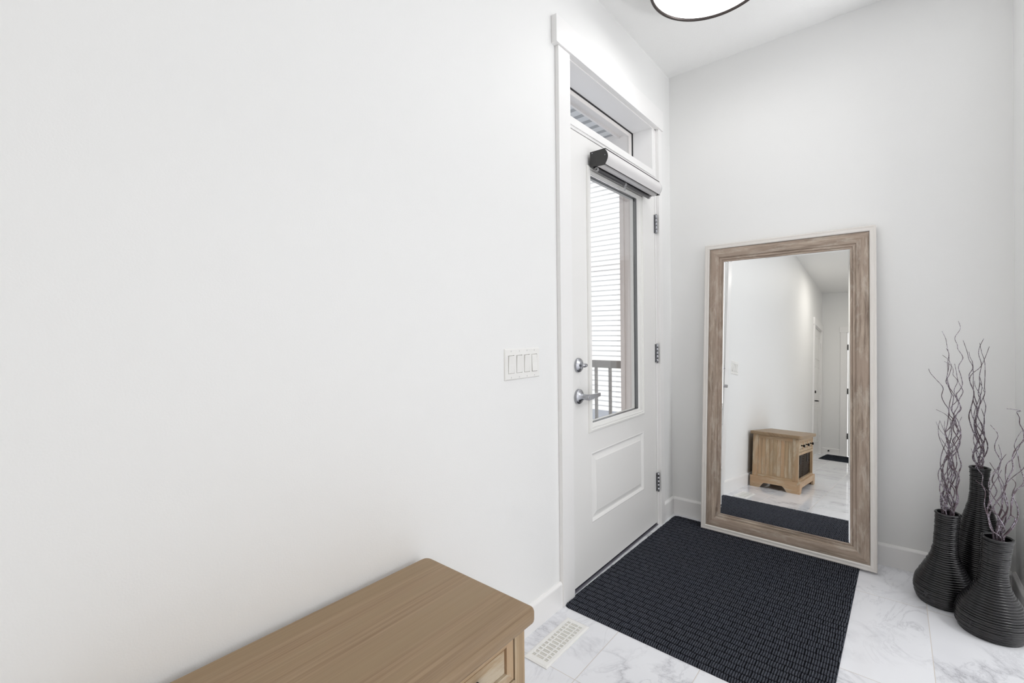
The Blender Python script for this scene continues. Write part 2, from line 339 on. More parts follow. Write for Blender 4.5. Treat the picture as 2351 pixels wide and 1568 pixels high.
# hinges
for zc in (1.7825, 1.018, .255):
    mb = MB(); h = .054
    for i in range(5):
        mb.tube([(.007, -.2345, zc-h+i*.0217), (.007, -.2345, zc-h+(i+1)*.0217-.0008)], .0058, 12)
    mb.tube([(.007, -.2345, zc+h), (.007, -.2345, zc+h+.004)], .004, 10); mb.tube([(.007, -.2345, zc-h-.004), (.007, -.2345, zc-h)], .004, 10)
    mb.box(-.0005, .0015, -.2335, -.221, zc-h, zc+h); mb.box(-.004, -.0015, -.2475, -.236, zc-h, zc+h)
    D('hinge', mb, M['nickel'])
# deadbolt
def disc_x(mb, yc, zc, prof, n=40):
    """lathe about the x axis; prof is (radius, x)"""
    rows = [[(x, yc+r*math.cos(a*math.tau/n), zc+r*math.sin(a*math.tau/n)) for a in range(n)] for r, x in prof]
    mb.quadgrid(rows, True); mb.face(rows[-1])
mb = MB(); disc_x(mb, -1.090, 1.001, [(.0325, DX), (.0325, .002), (.0315, .005), (.029, .0075), (.024, .0095), (.019, .014), (.0165, .0155), (.0001, .016)]); dbolt = D('deadbolt', mb, M['nickel'], smooth=True)
mb = MB(); mb.tube([(.014, -1.090, 1.001), (.024, -1.090, 1.001)], .0065, 14)
pts = [(.025, -1.090+t*.021, 1.001) for t in (-1, -.93, -.7, -.35, 0, .35, .7, .93, 1)]; mb.tube([(x+.006, y, z) for x, y, z in pts], [.001, .0045, .0075, .0088, .0092, .0088, .0075, .0045, .001], 14)
t_ = mb.build('thumb_turn', M['nickel'], None, smooth=True); t_.parent = dbolt
# lever set
mb = MB(); disc_x(mb, -1.092, .861, [(.0335, DX), (.0335, .003), (.032, .0075), (.027, .0105), (.0205, .0125), (.0185, .016), (.0165, .017), (.0135, .018), (.0135, .028), (.0001, .028)])
lv = D('lever_rose', mb, M['nickel'], smooth=True)
mb = MB(); disc_x(mb, -1.092, .861, [(.0125, .026), (.0128, .034), (.0132, .056), (.011, .060), (.0001, .0605)])
rows = []
for t in [i/10 for i in range(11)]:
    yy = -1.100+t*.112; hz = .0125*(1-.35*t); hx = .0052+.0065*(1-t)**2; xc = .052+.003*math.sin(t*3.1)-.004*t; zc = .861+.002*t
    rows.append([(xc+hx*sx_, yy, zc+hz*sz_) for sx_, sz_ in ((-1, -.8), (-.6, -1), (.6, -1), (1, -.8), (1, .8), (.6, 1), (-.6, 1), (-1, .8))])
mb.quadgrid(rows, True, False); mb.face(rows[0][::-1]); mb.face(rows[-1])
t_ = mb.build('lever', M['nickel'], None); t_.parent = lv
d_ = t_.modifiers.new('bevel', 'BEVEL'); d_.width = .0012; d_.segments = 2
mb = MB(); disc_x(mb, -1.1045, .861, [(.0022, .0095), (.0022, .0135), (.0001, .0136)], 12); t_ = mb.build('lock_button', M['slot']); t_.parent = lv
mb = MB(); mb.box(-.001, .0012, -1.152, -1.1495, .985, 1.019); D('strike_plate', mb, M['nickel'])
# frame: jambs, head, mullion, sill
mb = MB()
mb.box(-.155, .0, -1.172, -1.152, 0, 2.346); mb.box(-.155, .0, -.2335, -.213, 0, 2.346)
mb.box(-.155, .0, -1.172, -.213, 2.340, 2.356)
mb.box(-.155, -.001, -1.152, -.2335, 2.0475, 2.062); mb.box(-.155, .004, -1.152, -.2335, 2.060, 2.095)
mb.box(-.155, -.0, -.268, -.2335, 2.095, 2.340)
mb.box(-.09, -.049, -1.152, -1.140, 0, 2.0475); mb.box(-.09, -.049, -.2455, -.2335, 0, 2.0475); mb.box(-.09, -.049, -1.152, -.2335, 2.034, 2.0475)
st(mb.build('trim_1', M['trim'], bevel=.0012))
mb = MB(); mb.box(-.16, .004, -1.152, -.2335, 0, .0045); mb.box(-.055, -.006, -1.152, -.2335, .0045, .0055); D('threshold', mb, M['threshold'], bevel=.001)
def casing(name, *boxes):
    mb = MB()
    for bx in boxes: mb.box(*bx)
    return st(mb.build(name, M['trim'], bevel=.0018))
casing('trim_2', (0, .0195, -1.2525, -1.166, 0, 2.346))
casing('trim_3', (0, .0195, -.2185, -.172, 0, 2.346))
casing('trim_4', (0, .0195, -1.166, -.2185, 2.3455, 2.360), (0, .027, -1.276, -.163, 2.346, 2.461))
# transom window: glass set back at the outer face
win = st(empty('window_1', (-.12, -.69, 2.2)))
def WN(name, mb, m, **k):
    o = mb.build(name, m, None, **k); o.parent = win; o.matrix_parent_inverse = Matrix.Translation((.12, .69, -2.2)); return o
Tw = lambda a, b_, d: (-.12+d, a, b_)
mb = MB(); rings(mb, [(-1.152, -.268, 2.095, 2.340, .0), (-1.150, -.270, 2.097, 2.338, .0), (-1.150, -.270, 2.097, 2.338, -.008), (-1.149, -.2715, 2.0985, 2.3365, -.008)], Tw, cap=False); WN('gasket', mb, M['gasket'])
mb = MB(); rings(mb, [(-1.149, -.2715, 2.0985, 2.3365, -.008), (-1.134, -.2865, 2.112, 2.322, -.016), (-1.134, -.2865, 2.112, 2.322, -.034)], Tw, cap=False); WN('window_frame', mb, M['vinyl'])
mb = MB(); mb.box(-.139, -.136, -1.14, -.28, 2.10, 2.335); WN('glass_pane', mb, M['glass'])

# ------------------------------------------------------------------ roller blind on the door
bl = tag(empty('roller_blind', (0, -.683, 1.90)), 'rolled-up white roller blind cassette with black end caps mounted above the door glass', 'blind')
def B(name, mb, m, par=None, **k):
    o = mb.build(name, m, None, **k); o.parent = par or bl
    o.matrix_parent_inverse = Matrix.Translation((0, .683, -1.90)) if not par else Matrix()
    if par: o.matrix_parent_inverse = Matrix.Translation((0, .683, -1.90))
    return o
by0, by1, bz0, bz1 = -.991, -.376, 1.905, 1.978
arc = [(.086, bz1)] + [(.086+.0155*math.sin(math.pi*t), bz1-.001-(bz1-bz0-.002)*t) for t in [i_/24 for i_ in range(1, 24)]] + [(.092, bz0)]
prof_cap = [(.0095, bz1), (.086, bz1)] + arc[1:-1] + [(.090, bz0-.001), (.012, bz0+.004), (.0095, bz0+.008)]
for y0 in (by0, by1-.003):
    mb = MB(); extrude_y(mb, prof_cap, y0, y0+.003); e = B('end_cap', mb, M['blind_black'])
    for px_, pz_ in ((.022, bz1-.008), (.088, bz1-.030)):
        mb = MB(); s_ = -1 if y0 == by0 else 1; yb = y0 if s_ < 0 else y0+.003
        mb.tube([(px_, yb, pz_), (px_, yb+s_*.0012, pz_)], .0022, 12); t_ = mb.build('screw', M['nickel']); t_.parent = e
for t_ in []: pass
mb = MB(); ins = [(x-.0012, z) for x, z in arc]; outp = [(x+.0002, z) for x, z in arc]
extrude_y(mb, outp + [(x-.0022, z) for x, z in arc[::-1]], by0+.003, by1-.003)
fa = B('valance', mb, M['blind_fabric'], smooth=True)
fa.data.set_sharp_from_angle(angle=.6)
mb = MB(); mb.box(.010, .088, by0+.003, by1-.003, bz1-.0018, bz1+.0004); mb.box(.0845, .0880, by0+.003, by1-.003, bz1-.0025, bz1+.0014); mb.box(.0875, .0915, by0+.003, by1-.003, bz0-.0012, bz0+.0008); mb.box(.0095, .0115, by0+.003, by1-.003, bz0+.012, bz1)
B('cassette_rail', mb, M['blind_black'])
mb = MB(); mb.tube([(.060, by0+.006, 1.925), (.060, by1-.010, 1.925)], .0235, 28); B('fabric_roll', mb, M['blind_fabric'], smooth=None)
mb = MB(); mb.tube([(.033, by0+.024, 1.900), (.033, by1-.030, 1.900)], .0095, 16); bar = B('bottom_bar', mb, M['bar_grey'])
for yy in (by0+.016, by1-.026):
    mb = MB(); mb.lathe([(.004, 0), (.0105, 0), (.0105, .009), (.004, .009), (.004, 0)], 16, T=Matrix.Translation((.033, yy, 1.900)) @ Matrix.Rotation(-math.pi/2, 4, 'X')); t_ = mb.build('bar_end_plug', M['clear']); t_.parent = bar
mb = MB(); yy = -.700; mb.lathe([(.0098, 0), (.0108, 0), (.0108, .018), (.0098, .018), (.0098, 0)], 20, T=Matrix.Translation((.033, yy, 1.900)) @ Matrix.Rotation(-math.pi/2, 4, 'X'))
ring = [(.033+.0015, yy+.009+.0065*math.cos(a*math.tau/16), 1.878+.010*math.sin(a*math.tau/16)) for a in range(17)]; mb.tube(ring, .0018, 8, False); mb.box(.0325, .0355, yy+.002, yy+.016, 1.882, 1.892)
B('pull_clip', mb, M['clear'])

# ------------------------------------------------------------------ light switch
sw = tag(empty('light_switch', (0, -1.488, 1.033)), 'white four-gang rocker light switch plate on the wall left of the door', 'light switch')
T = lambda a, b_, d: (d, a, b_)
mb = MB(); y0, y1, z0, z1 = -.103, .103, -.057, .057
slots = [(-.069+i*.046) for i in range(4)]
ycut = sorted([y0+.003, y1-.003]+[c+s_*.0172 for c in slots for s_ in (-1, 1)]); zcut = [z0+.003, -.0338, .0338, z1-.003]
for i in range(len(ycut)-1):
    for j in range(3):
        cy = (ycut[i]+ycut[i+1])/2
        if j == 1 and any(abs(cy-c) < .0168 for c in slots): continue
        mb.face([(.0055, ycut[i], zcut[j]), (.0055, ycut[i+1], zcut[j]), (.0055, ycut[i+1], zcut[j+1]), (.0055, ycut[i], zcut[j+1])])
rings(mb, [(y0, y1, z0, z1, 0), (y0, y1, z0, z1, .003), (y0+.003, y1-.003, z0+.003, z1-.003, .0055)], T, cap=False)
for c in slots: rings(mb, [(c-.0172, c+.0172, -.0338, .0338, .0055), (c-.0172, c+.0172, -.0338, .0338, .001)], T)
mb.build('switch_plate', M['plastic'], sw)
for i, c in enumerate(slots):
    mb = MB(); hw, hh = .0152, .0318; up_ = i == 3   # three tipped in at the bottom, the last one the other way
    a_, b_ = (.0046, .0092) if up_ else (.0092, .0046)
    a_, b_ = b_, a_
    # a_ = depth at the bottom edge, b_ = depth at the top edge
    zz = [(-hh, .0062 if not up_ else .0098), (0, .0072), (hh, .0098 if not up_ else .0062)]
    rows = [[(.0012, c-hw, z), (d, c-hw, z), (d, c+hw, z), (.0012, c+hw, z)] for z, d in zz]
    mb.quadgrid(rows, True, False); mb.face(rows[0]); mb.face(rows[-1][::-1]); mb.build('rocker', M['plastic'], sw)
    for zz_ in (-.0485, .0485):
        mb = MB(); mb.tube([(.005, c, zz_), (.0062, c, zz_)], .0028, 14); s_ = mb.build('screw', M['plastic'], sw)
        mb = MB(); mb.box(.0060, .00635, c-.0004, c+.0004, zz_-.0022, zz_+.0022); q = mb.build('screw_slot', M['spacer'], s_)

# ------------------------------------------------------------------ floor register
rg = tag(empty('floor_register', (.1205, -1.441, 0)), 'white slotted floor vent register in the tiles beside the doormat', 'vent')
mb = MB(); X0, X1, Y0, Y1 = -.050, .050, -.140, .140
cols = [(-.0335, -.0195), (-.0145, .0145), (.0195, .0335)]; nr = 13; rp = .0184; ry = [(-nr*rp/2+i*rp+.003, -nr*rp/2+(i+1)*rp-.003) for i in range(nr)]
xc = sorted([X0+.006, X1-.006]+[v for c in cols for v in c]); yc = sorted([Y0+.006, Y1-.006]+[v for c in ry for v in c])
ins_ = lambda x, y: any(a < x < b_ for a, b_ in cols) and any(a < y < b_ for a, b_ in ry)
for i in range(len(xc)-1):
    for j in range(len(yc)-1):
        if ins_((xc[i]+xc[i+1])/2, (yc[j]+yc[j+1])/2): continue
        mb.face([(xc[i], yc[j], .0055), (xc[i+1], yc[j], .0055), (xc[i+1], yc[j+1], .0055), (xc[i], yc[j+1], .0055)])
T = lambda a, b_, d: (a, b_, d)
rings(mb, [(X0, X1, Y0, Y1, .0002), (X0, X1, Y0, Y1, .003), (X0+.006, X1-.006, Y0+.006, Y1-.006, .0055)], T, cap=False)
for c in cols:
    for r_ in ry: rings(mb, [(c[0], c[1], r_[0], r_[1], .0055), (c[0], c[1], r_[0], r_[1], .0018)], T, cap=False)
mb.build('grille', M['plastic'], rg)
mb = MB(); mb.box(-.037, .037, -.125, .125, .0003, .0019)
for i in range(nr): mb.box(-.036, .036, ry[i][0]+.007, ry[i][0]+.009, .0019, .0048)
mb.build('damper', mat('register_damper', rgb(240, 238, 233), .5), rg)

# ------------------------------------------------------------------ doormat: real ribbed pile
def doormat(name, org, rz, w, l, m, du, dv, label):
    nu, nv = int(w/du), int(l/dv); U, Vv = np.meshgrid(np.linspace(0, w, nu), np.linspace(0, l, nv), indexing='ij')
    rng = np.random.default_rng(5); BP, RP, RB = .0490, .0335, 6
    wob = .0012*np.sin(Vv*17+1.3)+.0008*np.sin(U*23+Vv*11)
    row = (Vv+.0007*np.sin(U*61+2)+wob*.6)/RP; ir = np.floor(row).astype(int); fr = row-ir
    off = (ir % 2)*.5+rng.uniform(-.10, .10, ir.max()-ir.min()+3)[ir-ir.min()]
    blk = (U+wob)/BP+off; fb = blk-np.floor(blk)
    env = np.clip(np.sin(np.pi*fr)*2.7, 0, 1)**.8*np.clip(np.sin(np.pi*fb)*4.4+.05, 0, 1)
    rib = np.abs(np.sin(np.pi*fb*RB))**1.2
    pile = env*(.14+.86*rib)
    ed = np.minimum(np.minimum(U, w-U), np.minimum(Vv, l-Vv)); edge = np.clip(ed/.006, 0, 1)
    z = .0018+(.0026+.0052*pile+rng.normal(0, .0005, U.shape))*np.sqrt(edge)
    # rounded corners: pull the corner vertices in
    R = .03; cu = np.clip(U, R, w-R); cv = np.clip(Vv, R, l-R); dx_, dy_ = U-cu, Vv-cv; dd = np.hypot(dx_, dy_); mx_ = np.maximum(np.abs(dx_), np.abs(dy_)); sc_ = np.where(dd > 1e-6, mx_/np.maximum(dd, 1e-6), 1)
    X, Y = cu+dx_*sc_, -(cv+dy_*sc_)
    co = np.stack([X, Y, z], -1).reshape(-1, 3)
    i0 = (np.arange(nu-1)[:, None]*nv+np.arange(nv-1)[None, :]).ravel(); F = np.stack([i0, i0+1, i0+nv+1, i0+nv], 1)
    # skirt down to the floor
    rim = list(range(0, nv)) + [i*nv+nv-1 for i in range(1, nu)] + [(nu-1)*nv+j for j in range(nv-2, -1, -1)] + [i*nv for i in range(nu-2, 0, -1)]
    nb = len(co); low = co[rim].copy(); low[:, 2] = .0003; co = np.vstack([co, low]); k_ = len(rim)
    sk = np.array([[rim[i], nb+i, nb+(i+1) % k_, rim[(i+1) % k_]] for i in range(k_)]); F = np.vstack([F, sk])
    me = bpy.data.meshes.new(name); me.vertices.add(len(co)); me.vertices.foreach_set('co', co.ravel()); me.loops.add(F.size); me.loops.foreach_set('vertex_index', F.ravel())
    me.polygons.add(len(F)); me.polygons.foreach_set('loop_start', np.arange(len(F))*4); me.polygons.foreach_set('loop_total', np.full(len(F), 4)); me.update(); me.validate()
    at = me.attributes.new('pile', 'FLOAT', 'POINT'); at.data.foreach_set('value', np.concatenate([np.clip(pile.ravel()*1.3, 0, 1), np.zeros(k_)]).astype(np.float32))
    me.polygons.foreach_set('use_smooth', np.ones(len(F), bool)); me.materials.append(m)
    o = bpy.data.objects.new(name, me); C.objects.link(o); o.location = org; o.rotation_euler = (0, 0, rz); tag(o, label, 'doormat'); return o
doormat('doormat', (.033, -.050, 0), -.020-.0, .932, 1.196, M['mat'], .0014, .0036, 'large charcoal ribbed basket-weave doormat on the marble tiles in front of the white door')
doormat('doormat', (.10, -5.55, 0), 0, .74, .95, M['far_mat'], .006, .008, 'dark mat at the end of the hall, seen in the mirror')

# ------------------------------------------------------------------ leaning mirror
mp = (.2213, -.149, .0107, -.0095, .0732, .8106, 1.6485)
mr = tag(empty('floor_mirror', (mp[0], mp[1], mp[2])), 'tall leaning floor mirror with weathered wood frame and white outer border', 'mirror')
ca, sa, ct, st_ = math.cos(mp[3]), math.sin(mp[3]), math.cos(mp[4]), math.sin(mp[4])
ex = Vector((ca, sa, 0)); n0 = Vector((sa, -ca, 0)); ez = Vector((0, 0, 1))*ct-n0*st_; nn = n0*ct+Vector((0, 0, 1))*st_
HF = .028; Wm, Hm = mp[5], mp[6]
Tm = lambda a, b_, d: ex*a+ez*b_+nn*(d-HF)
R_ = lambda u, d: (u, Wm-u, u, Hm-u, d)
mb = MB(); rings(mb, [R_(.010, 0), R_(0, 0), R_(0, .024), R_(.003, .0275), R_(.008, .028), R_(.010, .0272), R_(.016, .0272), R_(.018, .028), R_(.024, .028), R_(.0265, .026), R_(.0275, .018)], Tm, cap=False); mb.build('outer_border', M['frame_white'], mr)
mb = MB(); rings(mb, [R_(.0275, .0185), R_(.029, .0225), R_(.040, .0250), R_(.055, .0258), R_(.070, .0245), R_(.079, .0225), R_(.0805, .0178), R_(.0815, .0182), R_(.091, .0195), R_(.0935, .0185), R_(.0945, .0150), R_(.096, .0158), R_(.102, .0168), R_(.1045, .0162), R_(.1052, .0105)], Tm, cap=False); mb.build('wooden_frame', M['frame_wood'], mr)
mb = MB(); rings(mb, [R_(.1035, .0141), R_(.1105, .0148)], Tm, cap=False); rings(mb, [R_(.1105, .0148), R_(.1106, .0148)], Tm); mb.build('mirror_glass', M['mirror'], mr)
mb = MB(); rings(mb, [R_(.010, .0002), R_(.012, .004), R_(.05, .004)], Tm); mb.build('backing_board', mat('mirror_backing', rgb(120, 100, 80), .8), mr)

# ------------------------------------------------------------------ storage bench
bn = tag(empty('storage_bench', (.215, -2.385, 0)), 'low light brown wooden storage bench with drawers against the wall', 'bench')
bx0, bx1, by_0, by_1 = .045-.215, .410-.215, -2.775+2.385, -1.988+2.385    # carcass, local
def P(name, m, *a, grain='y', par=bn, bevel=.0015): return boxo(name, m, *a, parent=par, grain=grain, bevel=bevel)
# top with rounded corners and eased edge
mb = MB(); tx0, tx1, ty0, ty1, R = .022-.215, .434-.215, -2.805+2.385, -1.966+2.385, .022
def rrect(ins, z):
    r = max(R-ins, .004); pts = []
    for cx, cy, a0 in ((tx1-ins-r, ty1-ins-r, 0), (tx0+ins+r, ty1-ins-r, 90), (tx0+ins+r, ty0+ins+r, 180), (tx1-ins-r, ty0+ins+r, 270)):
        for j in range(9): a = math.radians(a0+j*90/8); pts.append((cx+r*math.cos(a), cy+r*math.sin(a), z))
    return pts
L_ = [rrect(.004, .4655), rrect(.001, .467), rrect(0, .471), rrect(0, .488), rrect(.0015, .4925), rrect(.006, .495)]
for a, b_ in zip(L_[:-1], L_[1:]):
    for j in range(len(a)):
        q = (j+1) % len(a); mb.face([a[j], a[q], b_[q], b_[j]], [(p[1], p[0]+p[2]) for p in (a[j], a[q], b_[q], b_[j])], True)
mb.face(L_[-1], [(p[1], p[0]) for p in L_[-1]]); mb.face(L_[0][::-1], [(p[1], p[0]) for p in L_[0][::-1]]); mb.build('bench_top', M['bench_top'], bn)
sw_ = .036
mb = MB()
for yy in (by_1-.002, by_0):       # end frames: stiles, rails
    y_a, y_b = (yy-.018, yy+.002) if yy > 0 else (yy, yy+.02)
    mb.box(bx0, bx0+.045, y_a, y_b, .06, .4655, 'z'); mb.box(bx1-.045, bx1-.0202, y_a, y_b, .06, .4655, 'z')
    mb.box(bx0+.045, bx1-.045, y_a, y_b, .438, .4655, 'x'); mb.box(bx0+.045, bx1-.045, y_a, y_b, .08, .118, 'x')
mb.box(bx1-.02, bx1, by_1-sw_, by_1, .06, .4655, 'z'); mb.box(bx1-.02, bx1, by_0, by_0+sw_, .06, .4655, 'z')
mb.box(bx1-.02, bx1, by_0+sw_, by_1-sw_, .4605, .4655, 'y'); mb.box(bx1-.02, bx1, by_0+sw_, by_1-sw_, .322, .346, 'y'); mb.box(bx1-.02, bx1, by_0+sw_, by_1-sw_, .06, .112, 'y')
mb.box(bx0, bx1-.02, by_0+.02, by_1-.02, .085, .100, 'y'); mb.box(bx0, bx0+.008, by_0+.02, by_1-.02, .08, .46, 'y'); mb.box(bx0+.01, bx1-.02, by_0+.02, by_1-.02, .318, .326, 'y')
mb.build('carcass', M['bench'], bn, bevel=.0012)
# tongue and groove end panels
for nm, yy in (('end_panel', by_1-.009), ('end_panel', by_0+.004)):
    mb = MB(); xa, xb = bx0+.045, bx1-.045; n = 9; wv = (xb-xa)/n
    for i in range(n):
        mb.box(xa+i*wv+.0008, xa+(i+1)*wv-.0008, yy-.004, yy+(.0035), .118, .438, 'z')
    mb.box(xa, xb, yy-.004, yy+.0005, .118, .438); mb.build(nm, M['bench'], bn, bevel=.0008)
# moulded base with bracket feet
def bracket(mb, L, T, h=.098, foot=.075, rise=.045, th=.02):
    n = 16; low = []
    for i in range(n+1):
        t = i/n; low.append((foot+t*.045, rise*(math.sin(t*math.pi/2))**1.4))
    top_pts = [(0, 0), (foot, 0)] + low[1:] + [(L-x, z) for x, z in low[::-1][:-1]] + [(L-foot, 0), (L, 0)]
    up_ = [(x, h) for x, z in top_pts]
    for d0 in (0, th):
        for i in range(len(top_pts)-1):
            a, c, d, e = top_pts[i], top_pts[i+1], up_[i+1], up_[i]
            mb.face([T(a[0], a[1], d0), T(c[0], c[1], d0), T(d[0], d[1], d0), T(e[0], e[1], d0)], [(q[0], q[1]) for q in (a, c, d, e)])
    pl = top_pts + [(L, h), (0, h)]
    for i in range(len(pl)):
        a, c = pl[i], pl[(i+1) % len(pl)]; mb.face([T(a[0], a[1], 0), T(c[0], c[1], 0), T(c[0], c[1], th), T(a[0], a[1], th)], [(a[0], a[1]), (c[0], c[1]), (c[0], c[1]+.02), (a[0], a[1]+.02)])
mb = MB(); qx0, qx1, qy0, qy1 = .032-.215, .426-.215, -2.795+2.385, -1.972+2.385
bracket(mb, qx1-qx0-.0203, lambda a, b_, d: (qx0+a, qy1-d, b_)); bracket(mb, qx1-qx0-.0203, lambda a, b_, d: (qx0+a, qy0+d, b_)); bracket(mb, qy1-qy0, lambda a, b_, d: (qx1-d, qy0+a, b_))
mb.build('base', M['bench'], bn)
# three drawers with recessed fronts
dl = (by_1-sw_-(by_0+sw_)-.002*4)/3
def drawer_at(y0):
    dr = MB(); L = dl; z0, z1 = .3485, .4585; Td = lambda a, b_, d: (bx1-.002+d, a, b_)
    rings(dr, [(0, L, z0, z1, -.30), (0, L, z0, z1, -.001), (.0015, L-.0015, z0+.0015, z1-.0015, 0), (.024, L-.024, z0+.024, z1-.024, 0), (.0255, L-.0255, z0+.0255, z1-.0255, -.006), (.028, L-.028, z0+.028, z1-.028, -.006), (.0295, L-.0295, z0+.0295, z1-.0295, -.003)], Td)
    o = dr.build('drawer', M['bench'], bn); o.location = (0, y0, 0)
    kb = MB(); kb.lathe([(.0065, -.004), (.0065, .002), (.0045, .006), (.0048, .012), (.0105, .017), (.0135, .022), (.0125, .027), (.007, .030), (.0001, .0305)], 20, T=Matrix.Translation((bx1-.003, L/2, (z0+z1)/2)) @ Matrix.Rotation(math.pi/2, 4, 'Y'))
    kb.build('knob', M['knob_black'], o); return o
d0 = drawer_at(by_0+sw_+.002)
for i in (1, 2):
    c_ = copy_tree(d0, bn); c_.location = (0, by_0+sw_+.002+i*(dl+.002), 0)
# two dark baskets on the shelf
def basket(loc, label):
    t = tag(empty('wicker_basket', loc), label, 'basket', 'dark baskets in the bench'); w, l, h = .30, .355, .205
    mb = MB(); rnd = random.Random(3); lev = 18
    for i in range(lev):
        z = .006+i*h/lev; ins = .012*(1-i/lev); r = .0062
        pts = []
        for (xa, ya, xb, yb) in ((-w/2+ins, -l/2+ins, w/2-ins, -l/2+ins), (w/2-ins, -l/2+ins, w/2-ins, l/2-ins), (w/2-ins, l/2-ins, -w/2+ins, l/2-ins), (-w/2+ins, l/2-ins, -w/2+ins, -l/2+ins)):
            for j in range(14):
                t_ = j/14; nx, ny = (yb-ya), -(xb-xa); nl = math.hypot(nx, ny); s_ = .0035*(1 if (j+i) % 2 else -1)
                pts.append((xa+(xb-xa)*t_+nx/nl*s_, ya+(yb-ya)*t_+ny/nl*s_, z+rnd.uniform(-.001, .001)))
        mb.tube(pts+[pts[0]], r, 6, False)
    mb.build('woven_body', M['wicker_dark'], t)
    mb = MB(); mb.tube([(-w/2, -l/2, h), (w/2, -l/2, h), (w/2, l/2, h), (-w/2, l/2, h), (-w/2, -l/2, h)], .007, 8, False); mb.build('rim', M['wicker_dark'], t)
    mb = MB(); mb.box(-w/2+.012, w/2-.012, -l/2+.012, l/2-.012, 0, .006); mb.build('basket_floor', M['wicker_dark'], t)
    mb = MB(); mb.box(w/2+.004, w/2+.009, -.011, .011, h-.075, h+.004); mb.build('strap', M['black_metal'], t)
basket((.235, -2.200, .1005), 'nearer dark wicker basket under the bench drawers, seen in the mirror')
basket((.235, -2.570, .1005), 'farther dark wicker basket under the bench drawers, seen in the mirror')

# ------------------------------------------------------------------ rattan vases
def vase(loc, prof, top, rneck, lean, label, coil=.0082, seed=1):
    """stack of rattan coils following the outline prof = [(z, r)]; lean shifts the neck"""
    t = tag(empty('floor_vase', loc), label, 'vase', None)
    def rad(z):
        for (z0, r0_), (z1, r1_) in zip(prof[:-1], prof[1:]):
            if z <= z1:
                u = (z-z0)/(z1-z0); return r0_+(r1_-r0_)*u
        return prof[-1][1]
    rs = [rad(z) for z in np.linspace(0, top, 400)]
    ker = np.hanning(31); ker /= ker.sum(); rs = np.convolve(np.pad(rs, 15, 'edge'), ker, 'valid'); R2 = lambda z: float(np.interp(z, np.linspace(0, top, 400), rs))
    sh = lambda z: (lean[0]*max(0, min(1, z/top))**1.5, lean[1]*max(0, min(1, z/top))**1.5)
    rnd = random.Random(seed); N = 48; rows = []; z = 0.0; ncoil = int(top/coil)
    for i in range(ncoil):
        zc = (i+.5)*top/ncoil; rc = R2(zc); jit = rnd.uniform(-.0004, .0004); ph = rnd.uniform(0, 6.28); sx_, sy_ = sh(zc)
        for a in (-80, -45, 0, 45, 80):
            rr = rc-.0042+.0046*math.cos(math.radians(a)); zz = zc+coil*.5*math.sin(math.radians(a))*1.0
            rows.append([(sx_+(rr+jit+.0006*math.sin(j*math.tau/N+ph)+.0003*math.sin(3*j*math.tau/N+ph*2))*math.cos(j*math.tau/N), sy_+(rr+jit+.0006*math.sin(j*math.tau/N+ph))*math.sin(j*math.tau/N), max(.0004, zz+.0005*math.sin(j*math.tau/N+ph))) for j in range(N)])
    mb = MB(); mb.quadgrid(rows, True, True); mb.face(rows[0][::-1]); mb.build('body', M['rattan'], t)
    # rim coil and the dark inside
    sx_, sy_ = sh(top); rn = R2(top); mb = MB()
    mb.tube([(sx_+(rn-.003)*math.cos(j*math.tau/40), sy_+(rn-.003)*math.sin(j*math.tau/40), top) for j in range(41)], .0052, 10, False); mb.build('rim', M['rattan'], t)
    mb = MB(); rows = []
    for zz in (top, top-.03, top-.08, top-.16):
        a, c = sh(zz); rows.append([(a+(rneck-.008)*math.cos(j*math.tau/32), c+(rneck-.008)*math.sin(j*math.tau/32), zz) for j in range(32)])
    mb.quadgrid(rows, True); mb.face(rows[-1]); mb.build('neck_lining', M['rattan'], t)
    return t
vase((1.252, -.238, 0), [(0, .080), (.012, .090), (.05, .0985), (.09, .0945), (.125, .079), (.165, .060), (.20, .046), (.24, .040), (.30, .039), (.36, .040), (.376, .041)], .376, .040, (.016, -.004), 'short wide-bellied black ribbed vase standing nearest the mirror', seed=1)
vase((1.376, -.383, 0), [(0, .088), (.012, .098), (.045, .104), (.085, .099), (.12, .084), (.155, .062), (.19, .046), (.23, .040), (.30, .041), (.345, .044), (.360, .044)], .360, .044, (.020, -.004), 'front black ribbed vase at the right edge, in front of the other two', seed=2)
vase((1.371, -.118, 0), [(0, .070), (.02, .080), (.09, .085), (.17, .083), (.25, .074), (.31, .062), (.36, .049), (.41, .036), (.45, .0315), (.52, .031), (.556, .033)], .556, .032, (.006, -.002), 'tallest black ribbed bottle-shaped vase standing behind the two shorter vases', seed=3)
